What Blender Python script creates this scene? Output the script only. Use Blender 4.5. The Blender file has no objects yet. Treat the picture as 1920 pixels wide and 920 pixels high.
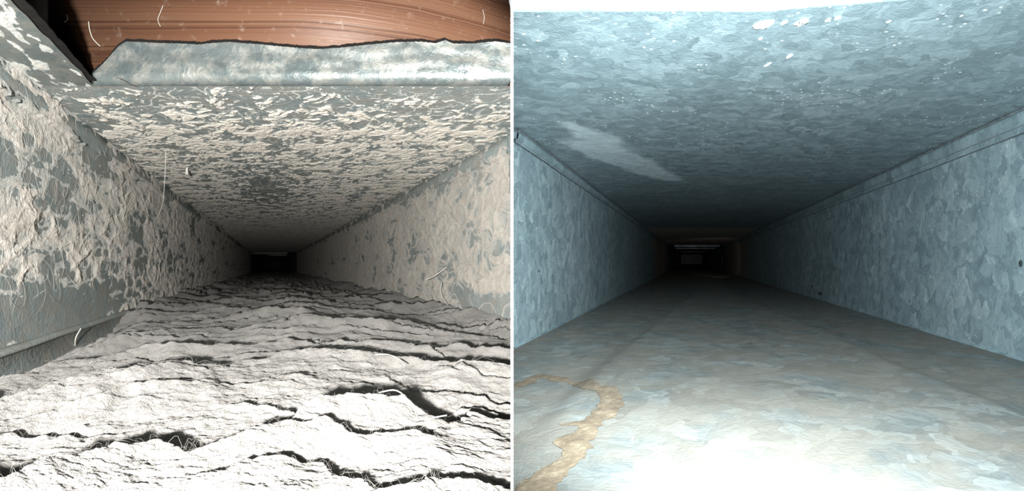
import bpy, math, random
import numpy as np

scene = bpy.context.scene
COL = scene.collection
random.seed(4)

# ------------------------------------------------------------------ camera
F = 1000.0                                    # focal length in pixels of the 1920 px wide frame
cam_data = bpy.data.cameras.new('camera')
cam_data.sensor_width = 36.0
cam_data.lens = 36.0 * F / 1920.0
cam_data.shift_y = 35.0 / 1920.0
cam_data.clip_start = 0.004
cam = bpy.data.objects.new('camera', cam_data)
cam.rotation_euler = (math.pi / 2, 0, 0)      # looks along +Y, Z is up
COL.objects.link(cam)
scene.camera = cam

# ------------------------------------------------------------------ world, lamps, exposure
world = bpy.data.worlds.new('world')
scene.world = world
world.use_nodes = True
world.node_tree.nodes['Background'].inputs[0].default_value = (0.01, 0.01, 0.011, 1)
world.node_tree.nodes['Background'].inputs[1].default_value = 0.15

def spot_lamp(name, loc, aim, half, blend, power, color, radius, smooth=None):
    """a spot lamp at loc, aimed at a point"""
    d = bpy.data.lights.new(name, 'SPOT')
    d.energy = power
    d.color = color
    d.spot_size = math.radians(2 * half)
    d.spot_blend = blend
    d.shadow_soft_size = radius
    if smooth:
        d.use_nodes = True
        nt = d.node_tree
        em = nt.nodes['Emission']
        fo = nt.nodes.new('ShaderNodeLightFalloff')
        fo.inputs['Strength'].default_value = smooth[1]
        fo.inputs['Smooth'].default_value = 0.0
        nt.links.new(fo.outputs[smooth[0]], em.inputs['Strength'])
    o = bpy.data.objects.new(name, d)
    o.location = loc
    from mathutils import Vector
    o.rotation_euler = (Vector(aim) - Vector(loc)).to_track_quat('-Z', 'Y').to_euler()
    COL.objects.link(o)
    return o

spot_lamp('torch_left', (-0.017, -0.120, 0.004), (-0.36, 0.9, 0.02), 28, 0.25, 28.0, (1.0, 0.975, 0.93), 0.006)
spot_lamp('torch_right', (0.060, 0.078, 0.010), (0.36, 0.9, -0.01), 64, 0.9, 19.5, (0.79, 0.955, 1.0), 0.006)

spot_lamp('far_fill', (1.00, 2.55, -0.03), (1.42, 4.10, 0.150), 24, 0.6, 0.38, (1.0, 0.97, 0.94), 0.02)  # unseen fill lamp added to brighten the far bars and ceiling
spot_lamp('edge_fill', (0.0, -0.10, 0.0), (0.0, 0.5, 0.0), 45, 0.5, 1.6, (1.0, 0.97, 0.94), 0.01)  # added fill lamp behind the camera, brightens the splitter's front edge

vs = scene.view_settings
scene.display_settings.display_device = 'sRGB'
vs.view_transform = 'Standard'
vs.look = 'None'
vs.exposure = 0.0
vs.gamma = 1.0
vs.use_curve_mapping = False
scene.cycles.use_denoising = True
scene.cycles.max_bounces = 8

# ------------------------------------------------------------------ duct geometry (metres)
# a branch duct is described by (u, v, z): u across, v up, z ahead; it runs off sideways by kx per metre
KXL, KYL = -0.454, -0.005
KXR, KYR = 0.332, 0.006
CEIL = 0.125
LA, LB, LFLOOR, LINT = 0.1635, 0.2275, -0.0825, -0.050      # left duct: left wall, right wall
RA, RB, RFLOOR = 0.166, 0.2765, -0.0825
NOSE = 0.502

def PL(u, v, z):
    u, v, z = np.broadcast_arrays(u, v, z)
    return np.stack([u + KXL * z, z + 0 * u, v + KYL * z], -1)

def PR(u, v, z):
    u, v, z = np.broadcast_arrays(u, v, z)
    return np.stack([u + KXR * z, z + 0 * u, v + KYR * z], -1)

def inv_space(z0, z1, n):
    return 1.0 / np.linspace(1.0 / z0, 1.0 / z1, n)

# ------------------------------------------------------------------ noise in numpy
def _hash(ix, iy, seed):
    h = (ix.astype(np.int64) * 374761393 + iy.astype(np.int64) * 668265263 + seed * 1442695041) & 0xFFFFFFFF
    h = ((h ^ (h >> 13)) * 1274126177) & 0xFFFFFFFF
    h = ((h ^ (h >> 16)) * 2246822519) & 0xFFFFFFFF
    return (h ^ (h >> 15)) & 0xFFFFFFFF

def perlin(x, y, seed=0):
    x = np.asarray(x, float); y = np.asarray(y, float)
    x, y = np.broadcast_arrays(x, y)
    ix = np.floor(x); iy = np.floor(y)
    fx = x - ix; fy = y - iy
    ux = fx * fx * fx * (fx * (fx * 6 - 15) + 10)
    uy = fy * fy * fy * (fy * (fy * 6 - 15) + 10)
    def g(dx, dy):
        a = _hash(ix + dx, iy + dy, seed) * (2 * math.pi / 4294967296.0)
        return np.cos(a) * (fx - dx) + np.sin(a) * (fy - dy)
    a = g(0, 0); b = g(1, 0); c = g(0, 1); d = g(1, 1)
    return 1.5 * ((a + (b - a) * ux) * (1 - uy) + (c + (d - c) * ux) * uy)

def fbm(x, y, seed=0, oct=4, gain=0.5):
    t = 0; a = 1.0; s = 0
    for i in range(oct):
        t = t + a * perlin(x, y, seed + 17 * i)
        s += a
        a *= gain
        x = np.asarray(x) * 2.03 + 5.2; y = np.asarray(y) * 2.03 + 1.7
    return t / s * 1.4

def ridged(x, y, seed=0, oct=2):
    t = 0; a = 1.0; s = 0
    for i in range(oct):
        t = t + a * (1 - np.abs(perlin(x, y, seed + 31 * i)) * 2)
        s += a; a *= 0.5
        x = np.asarray(x) * 2.1 + 3.1; y = np.asarray(y) * 2.1 + 8.3
    return t / s

def worley(x, y, seed=0):
    """distance to the nearest and to the second nearest seed point"""
    x = np.asarray(x, float); y = np.asarray(y, float)
    ix = np.floor(x); iy = np.floor(y)
    f1 = np.full(x.shape, 9.0); f2 = np.full(x.shape, 9.0)
    for dx in (-1, 0, 1):
        for dy in (-1, 0, 1):
            cx = ix + dx; cy = iy + dy
            px = cx + _hash(cx, cy, seed) / 4294967296.0
            py = cy + _hash(cx, cy, seed + 99) / 4294967296.0
            d = np.hypot(px - x, py - y)
            n2 = np.minimum(f2, np.maximum(f1, d))
            f1 = np.minimum(f1, d); f2 = n2
    return f1, f2

def sstep(a, b, x):
    t = np.clip((x - a) / (b - a), 0, 1)
    return t * t * (3 - 2 * t)

# ------------------------------------------------------------------ mesh helpers
def tag(o, label=None, cat=None, group=None, kind=None):
    if label: o['label'] = label
    if cat: o['category'] = cat
    if group: o['group'] = group
    if kind: o['kind'] = kind
    return o

def raw_mesh(name, verts, faces, mat, parent=None, smooth=False, attrs=None):
    """verts (N,3), faces (M,4) or (M,3) int arrays"""
    verts = np.asarray(verts, np.float32).reshape(-1, 3)
    faces = np.asarray(faces, np.int32)
    k = faces.shape[1]
    me = bpy.data.meshes.new(name)
    me.vertices.add(len(verts)); me.vertices.foreach_set('co', verts.ravel())
    me.loops.add(faces.size); me.loops.foreach_set('vertex_index', faces.ravel())
    me.polygons.add(len(faces))
    me.polygons.foreach_set('loop_start', np.arange(0, faces.size, k, dtype=np.int32))
    if smooth:
        me.polygons.foreach_set('use_smooth', np.ones(len(faces), bool))
    for an, av in (attrs or {}).items():
        av = np.asarray(av, np.float32)
        if av.ndim == 2:
            at = me.attributes.new(an, 'FLOAT_VECTOR', 'POINT'); at.data.foreach_set('vector', av.ravel())
        else:
            at = me.attributes.new(an, 'FLOAT', 'POINT'); at.data.foreach_set('value', av.ravel())
    me.update(calc_edges=True)
    me.validate()
    for m in (mat if isinstance(mat, (list, tuple)) else [mat]):
        me.materials.append(m)
    o = bpy.data.objects.new(name, me)
    COL.objects.link(o)
    if parent: o.parent = parent
    return o

def grid_faces(n, m, keep=None, flip=False):
    i = np.arange(n * m, dtype=np.int32).reshape(n, m)
    f = np.stack([i[:-1, :-1], i[1:, :-1], i[1:, 1:], i[:-1, 1:]], -1).reshape(-1, 4)
    if flip: f = f[:, ::-1]
    if keep is not None:
        k = keep[:-1, :-1] | keep[1:, :-1] | keep[1:, 1:] | keep[:-1, 1:]
        f = f[k.reshape(-1)]
    return f

def compact(verts, faces, attrs):
    used = np.unique(faces)
    remap = np.zeros(len(verts), np.int32); remap[used] = np.arange(len(used))
    return verts[used], remap[faces], {k: a[used] for k, a in attrs.items()}

def grid(name, P, Q, mat, keep=None, flip=False, parent=None, extra=None, smooth=True):
    n, m = P.shape[:2]
    f = grid_faces(n, m, keep, flip)
    at = {'duct': Q.reshape(-1, 3)}
    for k, a in (extra or {}).items(): at[k] = a.reshape(-1)
    v, f, at = compact(P.reshape(-1, 3), f, at)
    return raw_mesh(name, v, f, mat, parent, smooth, at)

def box(name, lo, hi, mat, parent=None, to=None):
    x0, y0, z0 = lo; x1, y1, z1 = hi
    v = np.array([(x0,y0,z0),(x1,y0,z0),(x1,y1,z0),(x0,y1,z0),(x0,y0,z1),(x1,y0,z1),(x1,y1,z1),(x0,y1,z1)], float)
    q = v.copy()
    if to is not None: v = to(v[:, 0], v[:, 2], v[:, 1])      # (u, z ahead, v up) given as x, y, z
    f = [(0,3,2,1),(4,5,6,7),(0,1,5,4),(1,2,6,5),(2,3,7,6),(3,0,4,7)]
    return raw_mesh(name, v, f, mat, parent, False, {'duct': q[:, [0, 2, 1]]})

def extrude_profile(name, prof, zs, to, mat, parent=None, kind='structure', smooth=False, wob=0.0, seed=0):
    """prof: closed list of (u, v); runs along the duct through the depths zs"""
    prof = np.array(prof, float); k = len(prof); n = len(zs)
    V = []; Q = []
    for i, z in enumerate(zs):
        w = wob * perlin(np.array([z * 9.0]), np.array([0.5]), seed)[0]
        V.append(to(prof[:, 0], prof[:, 1] + w, np.full(k, z)))
        Q.append(np.stack([prof[:, 0], prof[:, 1], np.full(k, z)], -1))
    V = np.concatenate(V); Q = np.concatenate(Q)
    f = []
    for i in range(n - 1):
        for j in range(k):
            a = i * k + j; b = i * k + (j + 1) % k
            f.append((a, b, b + k, a + k))
    o = raw_mesh(name, V, np.array(f), mat, parent, smooth, {'duct': Q})
    if kind and not parent: o['kind'] = kind
    return o

def tubes(name, paths, radius, up, mat, parent=None, sides=3):
    """paths (N, K, 3): every strand a thin tube"""
    paths = np.asarray(paths, float)
    N, K, _ = paths.shape
    t = np.gradient(paths, axis=1)
    t /= np.linalg.norm(t, axis=-1, keepdims=True) + 1e-12
    up = np.broadcast_to(np.asarray(up, float), paths.shape)
    b = np.cross(t, up); b /= np.linalg.norm(b, axis=-1, keepdims=True) + 1e-9
    n = np.cross(b, t)
    r = np.asarray(radius, float).reshape(-1, 1, 1) * np.ones((N, 1, 1))
    prof = np.ones(K); prof[0] = prof[-1] = 0.35
    r = r * prof[None, :, None]
    ring = []
    for s in range(sides):
        a = 2 * math.pi * s / sides
        ring.append(paths + r * (math.cos(a) * n + math.sin(a) * b))
    V = np.stack(ring, 2)                                   # N, K, sides, 3
    idx = np.arange(N * K * sides, dtype=np.int32).reshape(N, K, sides)
    nx = np.roll(idx, -1, axis=2)
    f = np.stack([idx[:, :-1], nx[:, :-1], nx[:, 1:], idx[:, 1:]], -1).reshape(-1, 4)
    return raw_mesh(name, V.reshape(-1, 3), f, mat, parent, True)

# ------------------------------------------------------------------ materials
class NT:
    def __init__(self, name):
        self.m = bpy.data.materials.new(name)
        self.m.use_nodes = True
        self.t = self.m.node_tree
        self.b = self.t.nodes['Principled BSDF']
    def n(self, typ, **kw):
        nd = self.t.nodes.new(typ)
        for k, v in kw.items(): setattr(nd, k, v)
        return nd
    def put(self, sock, val):
        if isinstance(val, bpy.types.NodeSocket): self.t.links.new(val, sock)
        elif isinstance(val, (tuple, list)) and len(val) == 3 and sock.type == 'RGBA': sock.default_value = (*val, 1)
        else: sock.default_value = val
    def set(self, **kw):
        for k, v in kw.items(): self.put(self.b.inputs[k.replace('_', ' ')], v)
    def duct(self):
        return self.n('ShaderNodeAttribute', attribute_name='duct').outputs['Vector']
    def attr(self, name):
        return self.n('ShaderNodeAttribute', attribute_name=name).outputs['Fac']
    def obj(self):
        return self.n('ShaderNodeTexCoord').outputs['Object']
    def scale(self, vec, s, off=(0, 0, 0)):
        nd = self.n('ShaderNodeMapping'); self.put(nd.inputs['Vector'], vec)
        nd.inputs['Scale'].default_value = s if isinstance(s, tuple) else (s, s, s)
        nd.inputs['Location'].default_value = off
        return nd.outputs[0]
    def noise(self, vec, scale, detail=3, rough=0.55, dist=0.0, out='Fac'):
        nd = self.n('ShaderNodeTexNoise'); self.put(nd.inputs['Vector'], vec)
        nd.inputs['Scale'].default_value = scale; nd.inputs['Detail'].default_value = detail
        nd.inputs['Roughness'].default_value = rough; nd.inputs['Distortion'].default_value = dist
        return nd.outputs[out]
    def vor(self, vec, scale, feature='F1', out='Color', rnd=1.0):
        nd = self.n('ShaderNodeTexVoronoi', feature=feature); self.put(nd.inputs['Vector'], vec)
        nd.inputs['Scale'].default_value = scale; nd.inputs['Randomness'].default_value = rnd
        return nd.outputs[out]
    def math(self, op, a, b=0.0, c=None, clamp=False):
        nd = self.n('ShaderNodeMath', operation=op, use_clamp=clamp)
        self.put(nd.inputs[0], a); self.put(nd.inputs[1], b)
        if c is not None: self.put(nd.inputs[2], c)
        return nd.outputs[0]
    def vmath(self, op, a, b):
        nd = self.n('ShaderNodeVectorMath', operation=op)
        self.put(nd.inputs[0], a); self.put(nd.inputs[1], b)
        return nd.outputs[0]
    def sep(self, vec, i):
        nd = self.n('ShaderNodeSeparateXYZ'); self.put(nd.inputs[0], vec)
        return nd.outputs[i]
    def ramp(self, fac, stops):
        nd = self.n('ShaderNodeValToRGB'); self.put(nd.inputs[0], fac)
        cr = nd.color_ramp
        while len(cr.elements) < len(stops): cr.elements.new(0.5)
        for e, (p, c) in zip(cr.elements, stops):
            e.position = p; e.color = (*c, 1) if len(c) == 3 else c
        return nd.outputs[0]
    def fit(self, v, a, b, c=0.0, d=1.0, smooth=True):
        nd = self.n('ShaderNodeMapRange', interpolation_type='SMOOTHSTEP' if smooth else 'LINEAR')
        self.put(nd.inputs[0], v)
        for i, x in enumerate((a, b, c, d)): self.put(nd.inputs[i + 1], x)
        return nd.outputs[0]
    def mix(self, f, a, b):
        nd = self.n('ShaderNodeMix', data_type='RGBA')
        self.put(nd.inputs[0], f); self.put(nd.inputs[6], a); self.put(nd.inputs[7], b)
        return nd.outputs[2]
    def bump(self, h, dist, strength=1.0):
        nd = self.n('ShaderNodeBump'); self.put(nd.inputs['Height'], h)
        nd.inputs['Distance'].default_value = dist; nd.inputs['Strength'].default_value = strength
        return nd.outputs[0]

def spangle(name, stops, metallic, rough, far=None, dust=None, glitter=0.0, wipe=False, bump=0.0005, cell=55.0, beads=False):
    """galvanised sheet: zinc flowers of different tone and gloss"""
    s = NT(name)
    p = s.duct()
    warp = s.vmath('SCALE', s.vmath('SUBTRACT', s.noise(p, 45.0, 2, out='Color'), (0.5, 0.5, 0.5)), (0, 0, 0))
    warp.node.inputs['Scale'].default_value = 0.030
    pw = s.vmath('ADD', p, warp)
    c1 = s.sep(s.vor(pw, cell), 0); c2 = s.sep(s.vor(pw, cell * 2.3), 1); c3 = s.noise(pw, cell * 5, 3, 0.6)
    big = s.noise(p, 7.0, 3)
    tone = s.math('MULTIPLY_ADD', c1, 0.42, s.math('MULTIPLY_ADD', c2, 0.26, s.math('MULTIPLY', c3, 0.32)))
    tone = s.math('ADD', tone, s.math('MULTIPLY', s.math('SUBTRACT', big, 0.5), 0.5))
    col = s.ramp(tone, stops)
    rg = s.math('MULTIPLY_ADD', s.sep(s.vor(pw, cell), 1), 0.16, rough)
    met = metallic
    h = s.math('MULTIPLY_ADD', c3, 0.6, tone)
    if dust:
        f = s.fit(s.noise(p, dust[1], 5, 0.62), dust[2], dust[3])
        col = s.mix(s.math('MULTIPLY', f, dust[4]), col, dust[0])
        rg = s.math('MULTIPLY_ADD', f, 0.2, rg)
    if glitter:
        vd = s.vor(p, 330.0, out='Distance'); vc = s.sep(s.vor(p, 330.0), 2)
        g = s.math('MULTIPLY', s.math('LESS_THAN', vd, 0.34), s.math('GREATER_THAN', vc, 0.86))
        g = s.math('MULTIPLY', g, s.fit(s.noise(p, 16.0, 3), 0.48, 0.60))
        col = s.mix(s.math('MULTIPLY', g, glitter), col, (0.98, 0.98, 0.9))
        h = s.math('ADD', h, s.math('MULTIPLY', g, 0.8))
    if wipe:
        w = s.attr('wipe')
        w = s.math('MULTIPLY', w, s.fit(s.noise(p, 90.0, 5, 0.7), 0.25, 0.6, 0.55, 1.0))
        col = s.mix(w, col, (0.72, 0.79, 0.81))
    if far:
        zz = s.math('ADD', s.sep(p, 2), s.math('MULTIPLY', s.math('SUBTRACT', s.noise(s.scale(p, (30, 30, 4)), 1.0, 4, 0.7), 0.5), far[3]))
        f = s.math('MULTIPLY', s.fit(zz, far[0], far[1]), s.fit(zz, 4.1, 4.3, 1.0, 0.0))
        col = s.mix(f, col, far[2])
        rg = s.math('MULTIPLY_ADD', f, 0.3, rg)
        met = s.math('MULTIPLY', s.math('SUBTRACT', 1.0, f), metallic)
    if beads:
        vd = s.vor(p, 90.0, out='Distance')
        bd = s.math('MULTIPLY', s.fit(vd, 0.0, 0.42, 1.0, 0.0), s.fit(s.sep(p, 2), 0.8, 1.3))
        h = s.math('ADD', h, s.math('MULTIPLY', bd, 2.5))
    s.set(Base_Color=col, Roughness=rg, Metallic=met, Normal=s.bump(h, bump))
    return s.m

def dust_mat(name, a, b, c, scale=1.0, sheen=0.3, thin=None):
    s = NT(name)
    p = s.duct()
    n1 = s.noise(p, 55.0 * scale, 5, 0.65); n2 = s.noise(p, 420.0 * scale, 4, 0.7); n3 = s.noise(p, 12.0 * scale, 3)
    f = s.math('MULTIPLY_ADD', n1, 0.55, s.math('MULTIPLY_ADD', n3, 0.3, s.math('MULTIPLY', n2, 0.3)))
    col = s.ramp(f, [(0.38, a), (0.55, b), (0.74, c)])
    if thin:
        tk = s.math('ADD', s.attr('thick'), s.math('MULTIPLY', s.math('SUBTRACT', n1, 0.5), 0.9))
        col = s.mix(s.fit(tk, 0.0, 0.75), thin, col)
    hb = s.math('MULTIPLY_ADD', n2, 1.0, s.math('MULTIPLY', s.noise(p, 1300.0 * scale, 2), 0.5))
    s.set(Base_Color=col, Roughness=1.0, Normal=s.bump(hb, 0.0012, 0.9))
    s.b.inputs['Specular IOR Level'].default_value = 0.1
    s.b.inputs['Sheen Weight'].default_value = sheen
    s.b.inputs['Sheen Roughness'].default_value = 0.6
    s.b.inputs['Diffuse Roughness'].default_value = 1.0
    return s.m

def plain(name, col, rough=0.8, metallic=0.0, noise_scale=None, var=0.25):
    s = NT(name)
    c = col
    if noise_scale:
        f = s.noise(s.obj(), noise_scale, 4, 0.6)
        lo = tuple(x * (1 - var) for x in col); hi = tuple(min(1, x * (1 + var)) for x in col)
        c = s.ramp(f, [(0.3, lo), (0.7, hi)])
    s.set(Base_Color=c, Roughness=rough, Metallic=metallic)
    return s.m

M_metal_dirty = spangle('dirty_galvanised', [(0.2, (0.37, 0.45, 0.465)), (0.5, (0.46, 0.545, 0.555)), (0.8, (0.55, 0.62, 0.62))], 0.08, 0.45, dust=((0.50, 0.48, 0.43), 60.0, 0.36, 0.70, 0.85), cell=60)
M_flange = spangle('flange_metal', [(0.2, (0.24, 0.30, 0.31)), (0.5, (0.31, 0.37, 0.38)), (0.8, (0.42, 0.47, 0.46))],
                   0.6, 0.28, dust=((0.52, 0.51, 0.46), 90.0, 0.42, 0.66, 0.6), cell=60)
BR = (0.42, 0.35, 0.29)
M_wall_r = spangle('clean_galvanised_wall', [(0.25, (0.24, 0.30, 0.33)), (0.5, (0.34, 0.41, 0.44)), (0.66, (0.40, 0.47, 0.49)), (0.85, (0.53, 0.61, 0.63))],
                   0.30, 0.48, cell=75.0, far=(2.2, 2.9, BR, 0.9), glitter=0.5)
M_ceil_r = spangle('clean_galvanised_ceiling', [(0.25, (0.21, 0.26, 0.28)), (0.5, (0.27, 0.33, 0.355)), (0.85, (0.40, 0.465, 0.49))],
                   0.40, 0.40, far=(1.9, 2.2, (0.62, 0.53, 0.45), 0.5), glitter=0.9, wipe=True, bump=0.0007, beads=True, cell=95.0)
M_floor_r = spangle('clean_galvanised_floor', [(0.2, (0.145, 0.152, 0.152)), (0.5, (0.20, 0.208, 0.204)), (0.85, (0.31, 0.322, 0.318))],
                   0.30, 0.42, dust=((0.205, 0.165, 0.13), 22.0, 0.28, 0.60, 0.7), cell=75)
M_seam_r = spangle('seam_metal', [(0.2, (0.24, 0.31, 0.34)), (0.8, (0.44, 0.53, 0.56))], 0.35, 0.40)
M_dust_wall = dust_mat('wall_dust', (0.44, 0.39, 0.33), (0.62, 0.58, 0.52), (0.77, 0.74, 0.69), thin=(0.48, 0.50, 0.475))
M_dust_ceil = dust_mat('ceiling_dust', (0.47, 0.43, 0.365), (0.60, 0.56, 0.49), (0.73, 0.69, 0.62), thin=(0.40, 0.425, 0.405))
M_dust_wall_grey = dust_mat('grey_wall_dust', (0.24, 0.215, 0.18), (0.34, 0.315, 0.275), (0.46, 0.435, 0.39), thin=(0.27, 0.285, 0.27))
M_lint = dust_mat('floor_lint', (0.13, 0.125, 0.118), (0.195, 0.188, 0.178), (0.28, 0.271, 0.26), 1.4)
M_fibre = plain('lint_fibre', (0.66, 0.63, 0.57), 0.9)
M_lint_fibre = plain('grey_lint_fibre', (0.27, 0.26, 0.245), 0.9)
M_hair_white = plain('pale_hair', (0.85, 0.83, 0.78), 0.6)
M_hair_dark = plain('dark_hair', (0.05, 0.035, 0.025), 0.5)
M_black = plain('black_strip', (0.012, 0.009, 0.008), 0.95, 0, 300.0, 0.4)
M_edge = plain('cream_edge', (0.95, 0.90, 0.87), 0.8)
M_grit = plain('dark_grit', (0.02, 0.025, 0.028), 0.9, 0, 900.0, 0.5)
M_drip = plain('white_drip', (0.88, 0.90, 0.86), 0.35, 0, 500.0, 0.08)
M_bar = plain('bright_bar', (0.85, 0.85, 0.83), 0.4, 0.2, 25.0, 0.35)
M_grille = plain('grille_grey', (0.82, 0.72, 0.68), 0.5, 0.0, 20.0, 0.2)
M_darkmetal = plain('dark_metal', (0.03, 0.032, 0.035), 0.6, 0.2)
M_seam_shade = plain('seam_shade', (0.13, 0.145, 0.155), 0.9, 0, 120.0, 0.5)  # dark colour for the painted shade along the corner seams
M_pale = plain('pale_block', (0.34, 0.31, 0.30), 0.8, 0, 60.0, 0.15)

def wood_mat():
    s = NT('old_pine')
    p = s.obj()
    x = s.sep(p, 0); z = s.sep(p, 2)
    over = s.math('MAXIMUM', s.math('ADD', x, 0.16), 0.0)
    bow = s.math('MULTIPLY', s.math('MULTIPLY', over, over), 1.1)
    g = s.math('ADD', s.math('ADD', z, bow), s.math('MULTIPLY', s.noise(s.scale(p, (6, 6, 30)), 1.0, 3), 0.006))
    nd = s.n('ShaderNodeTexNoise', noise_dimensions='1D')
    s.put(nd.inputs['W'], s.math('MULTIPLY', g, 95.0)); nd.inputs['Detail'].default_value = 1.0
    saw = s.math('FRACT', s.math('ADD', s.math('MULTIPLY', g, 50.0), s.math('MULTIPLY', nd.outputs[0], 0.9)))
    fine = s.noise(s.scale(p, (25, 25, 900)), 1.0, 4, 0.7)
    f = s.math('MULTIPLY_ADD', saw, 0.75, s.math('MULTIPLY', fine, 0.20))
    col = s.ramp(f, [(0.10, (0.215, 0.112, 0.068)), (0.55, (0.18, 0.086, 0.050)), (0.90, (0.085, 0.036, 0.022)), (1.0, (0.07, 0.029, 0.018))])
    d = s.fit(s.noise(p, 130.0, 5, 0.7), 0.56, 0.78)
    col = s.mix(s.math('MULTIPLY', d, 0.45), col, (0.52, 0.44, 0.37))
    s.set(Base_Color=col, Roughness=0.5, Normal=s.bump(f, 0.0006))
    return s.m
M_wood = wood_mat()

def rust_mat():
    s = NT('rust_crust')
    p = s.duct()
    f = s.noise(p, 110.0, 6, 0.7)
    col = s.ramp(f, [(0.35, (0.10, 0.066, 0.042)), (0.55, (0.165, 0.115, 0.074)), (0.72, (0.26, 0.20, 0.138))])
    s.set(Base_Color=col, Roughness=0.95, Normal=s.bump(f, 0.0008))
    return s.m
M_rust = rust_mat()

# ------------------------------------------------------------------ extents of the duct walls
ZL_END, ZR_END = 6.0, 8.3
def uhiL(z): return np.minimum(LB, -KXL * z - 0.0001)      # up to the right wall, or to the splitter in front of it
def uloL(z): return np.maximum(-LA, -0.80 * z - 0.03)
def uloR(z): return np.maximum(-RA, -KXR * z + 0.0001)
def uhiR(z): return np.minimum(RB, 0.86 * z + 0.03)

def span(lo, hi, n):                                       # rows of n values from lo[i] to hi[i]
    t = np.linspace(0, 1, n)[None, :]
    return lo[:, None] * (1 - t) + hi[:, None] * t

def uvz(u, v, z):
    u, v, z = np.broadcast_arrays(u, v, z)
    return np.stack([u, v, z], -1)

HOLE_Z, HOLE_U = 0.362, -0.1215                            # floor register hole cut in the top of the left duct
BEND = 0.007

# ------------------------------------------------------------------ structure: left duct
zs = inv_space(0.10, ZL_END, 60)
tag(grid('floor', *(lambda u, z: (PL(u, LFLOOR, z), uvz(u, LFLOOR, z)))(span(uloL(zs), uhiL(zs), 20), zs[:, None]), M_metal_dirty), kind='structure')
zs = inv_space(0.16, ZL_END, 60)
vv = np.linspace(LFLOOR, CEIL, 16)
tag(grid('wall_left', PL(-LA, vv[None, :], zs[:, None]), uvz(-LA, vv[None, :], zs[:, None]), M_metal_dirty), kind='structure')
zs = inv_space(NOSE, ZL_END, 60)
tag(grid('wall_right', PL(LB, vv[None, :], zs[:, None]), uvz(LB, vv[None, :], zs[:, None]), M_metal_dirty), kind='structure')
zs = inv_space(HOLE_Z + BEND, ZL_END, 60)
u = span(np.full(60, -LA), uhiL(zs), 40)
ceil_l = tag(grid('ceiling', PL(u, CEIL, zs[:, None]), uvz(u, CEIL, zs[:, None]), M_metal_dirty), kind='structure')
# the strip of the same sheet left standing beside the hole
zs = np.linspace(0.10, HOLE_Z + BEND, 40)
ucut = HOLE_U + 0.0010 * fbm(zs * 60, zs * 0 + 3.3, 5, 3)
u = span(np.full(40, -LA), ucut, 8)
grid('side_strip', PL(u, CEIL, zs[:, None]), uvz(u, CEIL, zs[:, None]), M_flange, parent=ceil_l)

# rolled lip and ragged upstand at the far edge of the hole
def flange_top(px):
    xs = [150, 166, 180, 200, 222, 235, 300, 370, 430, 470, 520, 560, 600, 640, 690, 740, 790, 818, 836, 850, 890, 930, 960]
    ys = [150, 141, 128, 108, 84, 76, 79, 82, 77, 80, 85, 89, 90, 88, 82, 78, 77, 80, 74, 80, 80, 77, 81]
    return np.interp(px, xs, ys)
nx = 420
us = np.linspace(HOLE_U - 0.0005, -KXL * HOLE_Z - 0.0002, nx)
px = 960 + F * (us / HOLE_Z + KXL)
topv = (500 - flange_top(px)) * HOLE_Z / F + 0.0004 * fbm(us * 900, us * 0, 9, 3)
rows = []
for a in np.linspace(0, math.pi / 2, 10):                  # the bend
    r = BEND * (1 + 0.25 * perlin(us * 14, us * 0 + 1, 8))
    rows.append((us, CEIL + r * (1 - np.cos(a)), HOLE_Z + BEND - r * np.sin(a) + 0.0006 * perlin(us * 30, us * 0 + 2, 3)))
v_end = rows[-1][1]; z_end = rows[-1][2]
for t in np.linspace(0.08, 1, 24):
    v = np.maximum(v_end + (topv - v_end) * t, CEIL + 0.0004 * t)
    rows.append((us, v, z_end + 0.0012 * t + 0.0008 * perlin(us * 45, v * 120, 4)))
Q = np.stack([np.stack(r, -1) for r in rows])
Pq = PL(Q[..., 0], Q[..., 1], Q[..., 2])
grid('collar_flange', Pq, Q, M_flange, parent=ceil_l)
# black strip above the ragged edge; another paints gap shade beside the side strip
fe = rows[-1]
thick = 0.0026 + 0.0007 * fbm(us * 120, us * 0 + 7, 2, 3)
thick = np.maximum(thick, 0.0006)
Qf = np.stack([np.stack([us, np.minimum(fe[1], topv) - 0.006, fe[2] + 0.0015], -1), np.stack([us, topv + thick, fe[2] + 0.0015], -1),
               np.stack([us, topv + thick, fe[2] + 0.0045], -1), np.stack([us, topv - 0.006, fe[2] + 0.0045], -1)])
grid('black_edge', PL(Qf[..., 0], Qf[..., 1], Qf[..., 2]), Qf, M_black, parent=ceil_l, smooth=False)
zs = np.linspace(0.10, HOLE_Z, 60)
w = 0.0022 + 0.0025 * sstep(0.36, 0.25, zs) + 0.0012 * fbm(zs * 70, zs * 0, 12, 3)
uc = HOLE_U + 0.0005
Qs = np.stack([np.stack([0 * zs + uc - 0.01, 0 * zs + CEIL + 0.0012, zs], -1), np.stack([uc + w, 0 * zs + CEIL + 0.0012, zs], -1),
               np.stack([uc + w, 0 * zs + CEIL + 0.0024, zs], -1), np.stack([0 * zs + uc - 0.01, 0 * zs + CEIL + 0.0024, zs], -1)])
grid('gap_shade', PL(Qs[..., 0], Qs[..., 1], Qs[..., 2]), Qs, M_black, parent=ceil_l, smooth=False)

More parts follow.
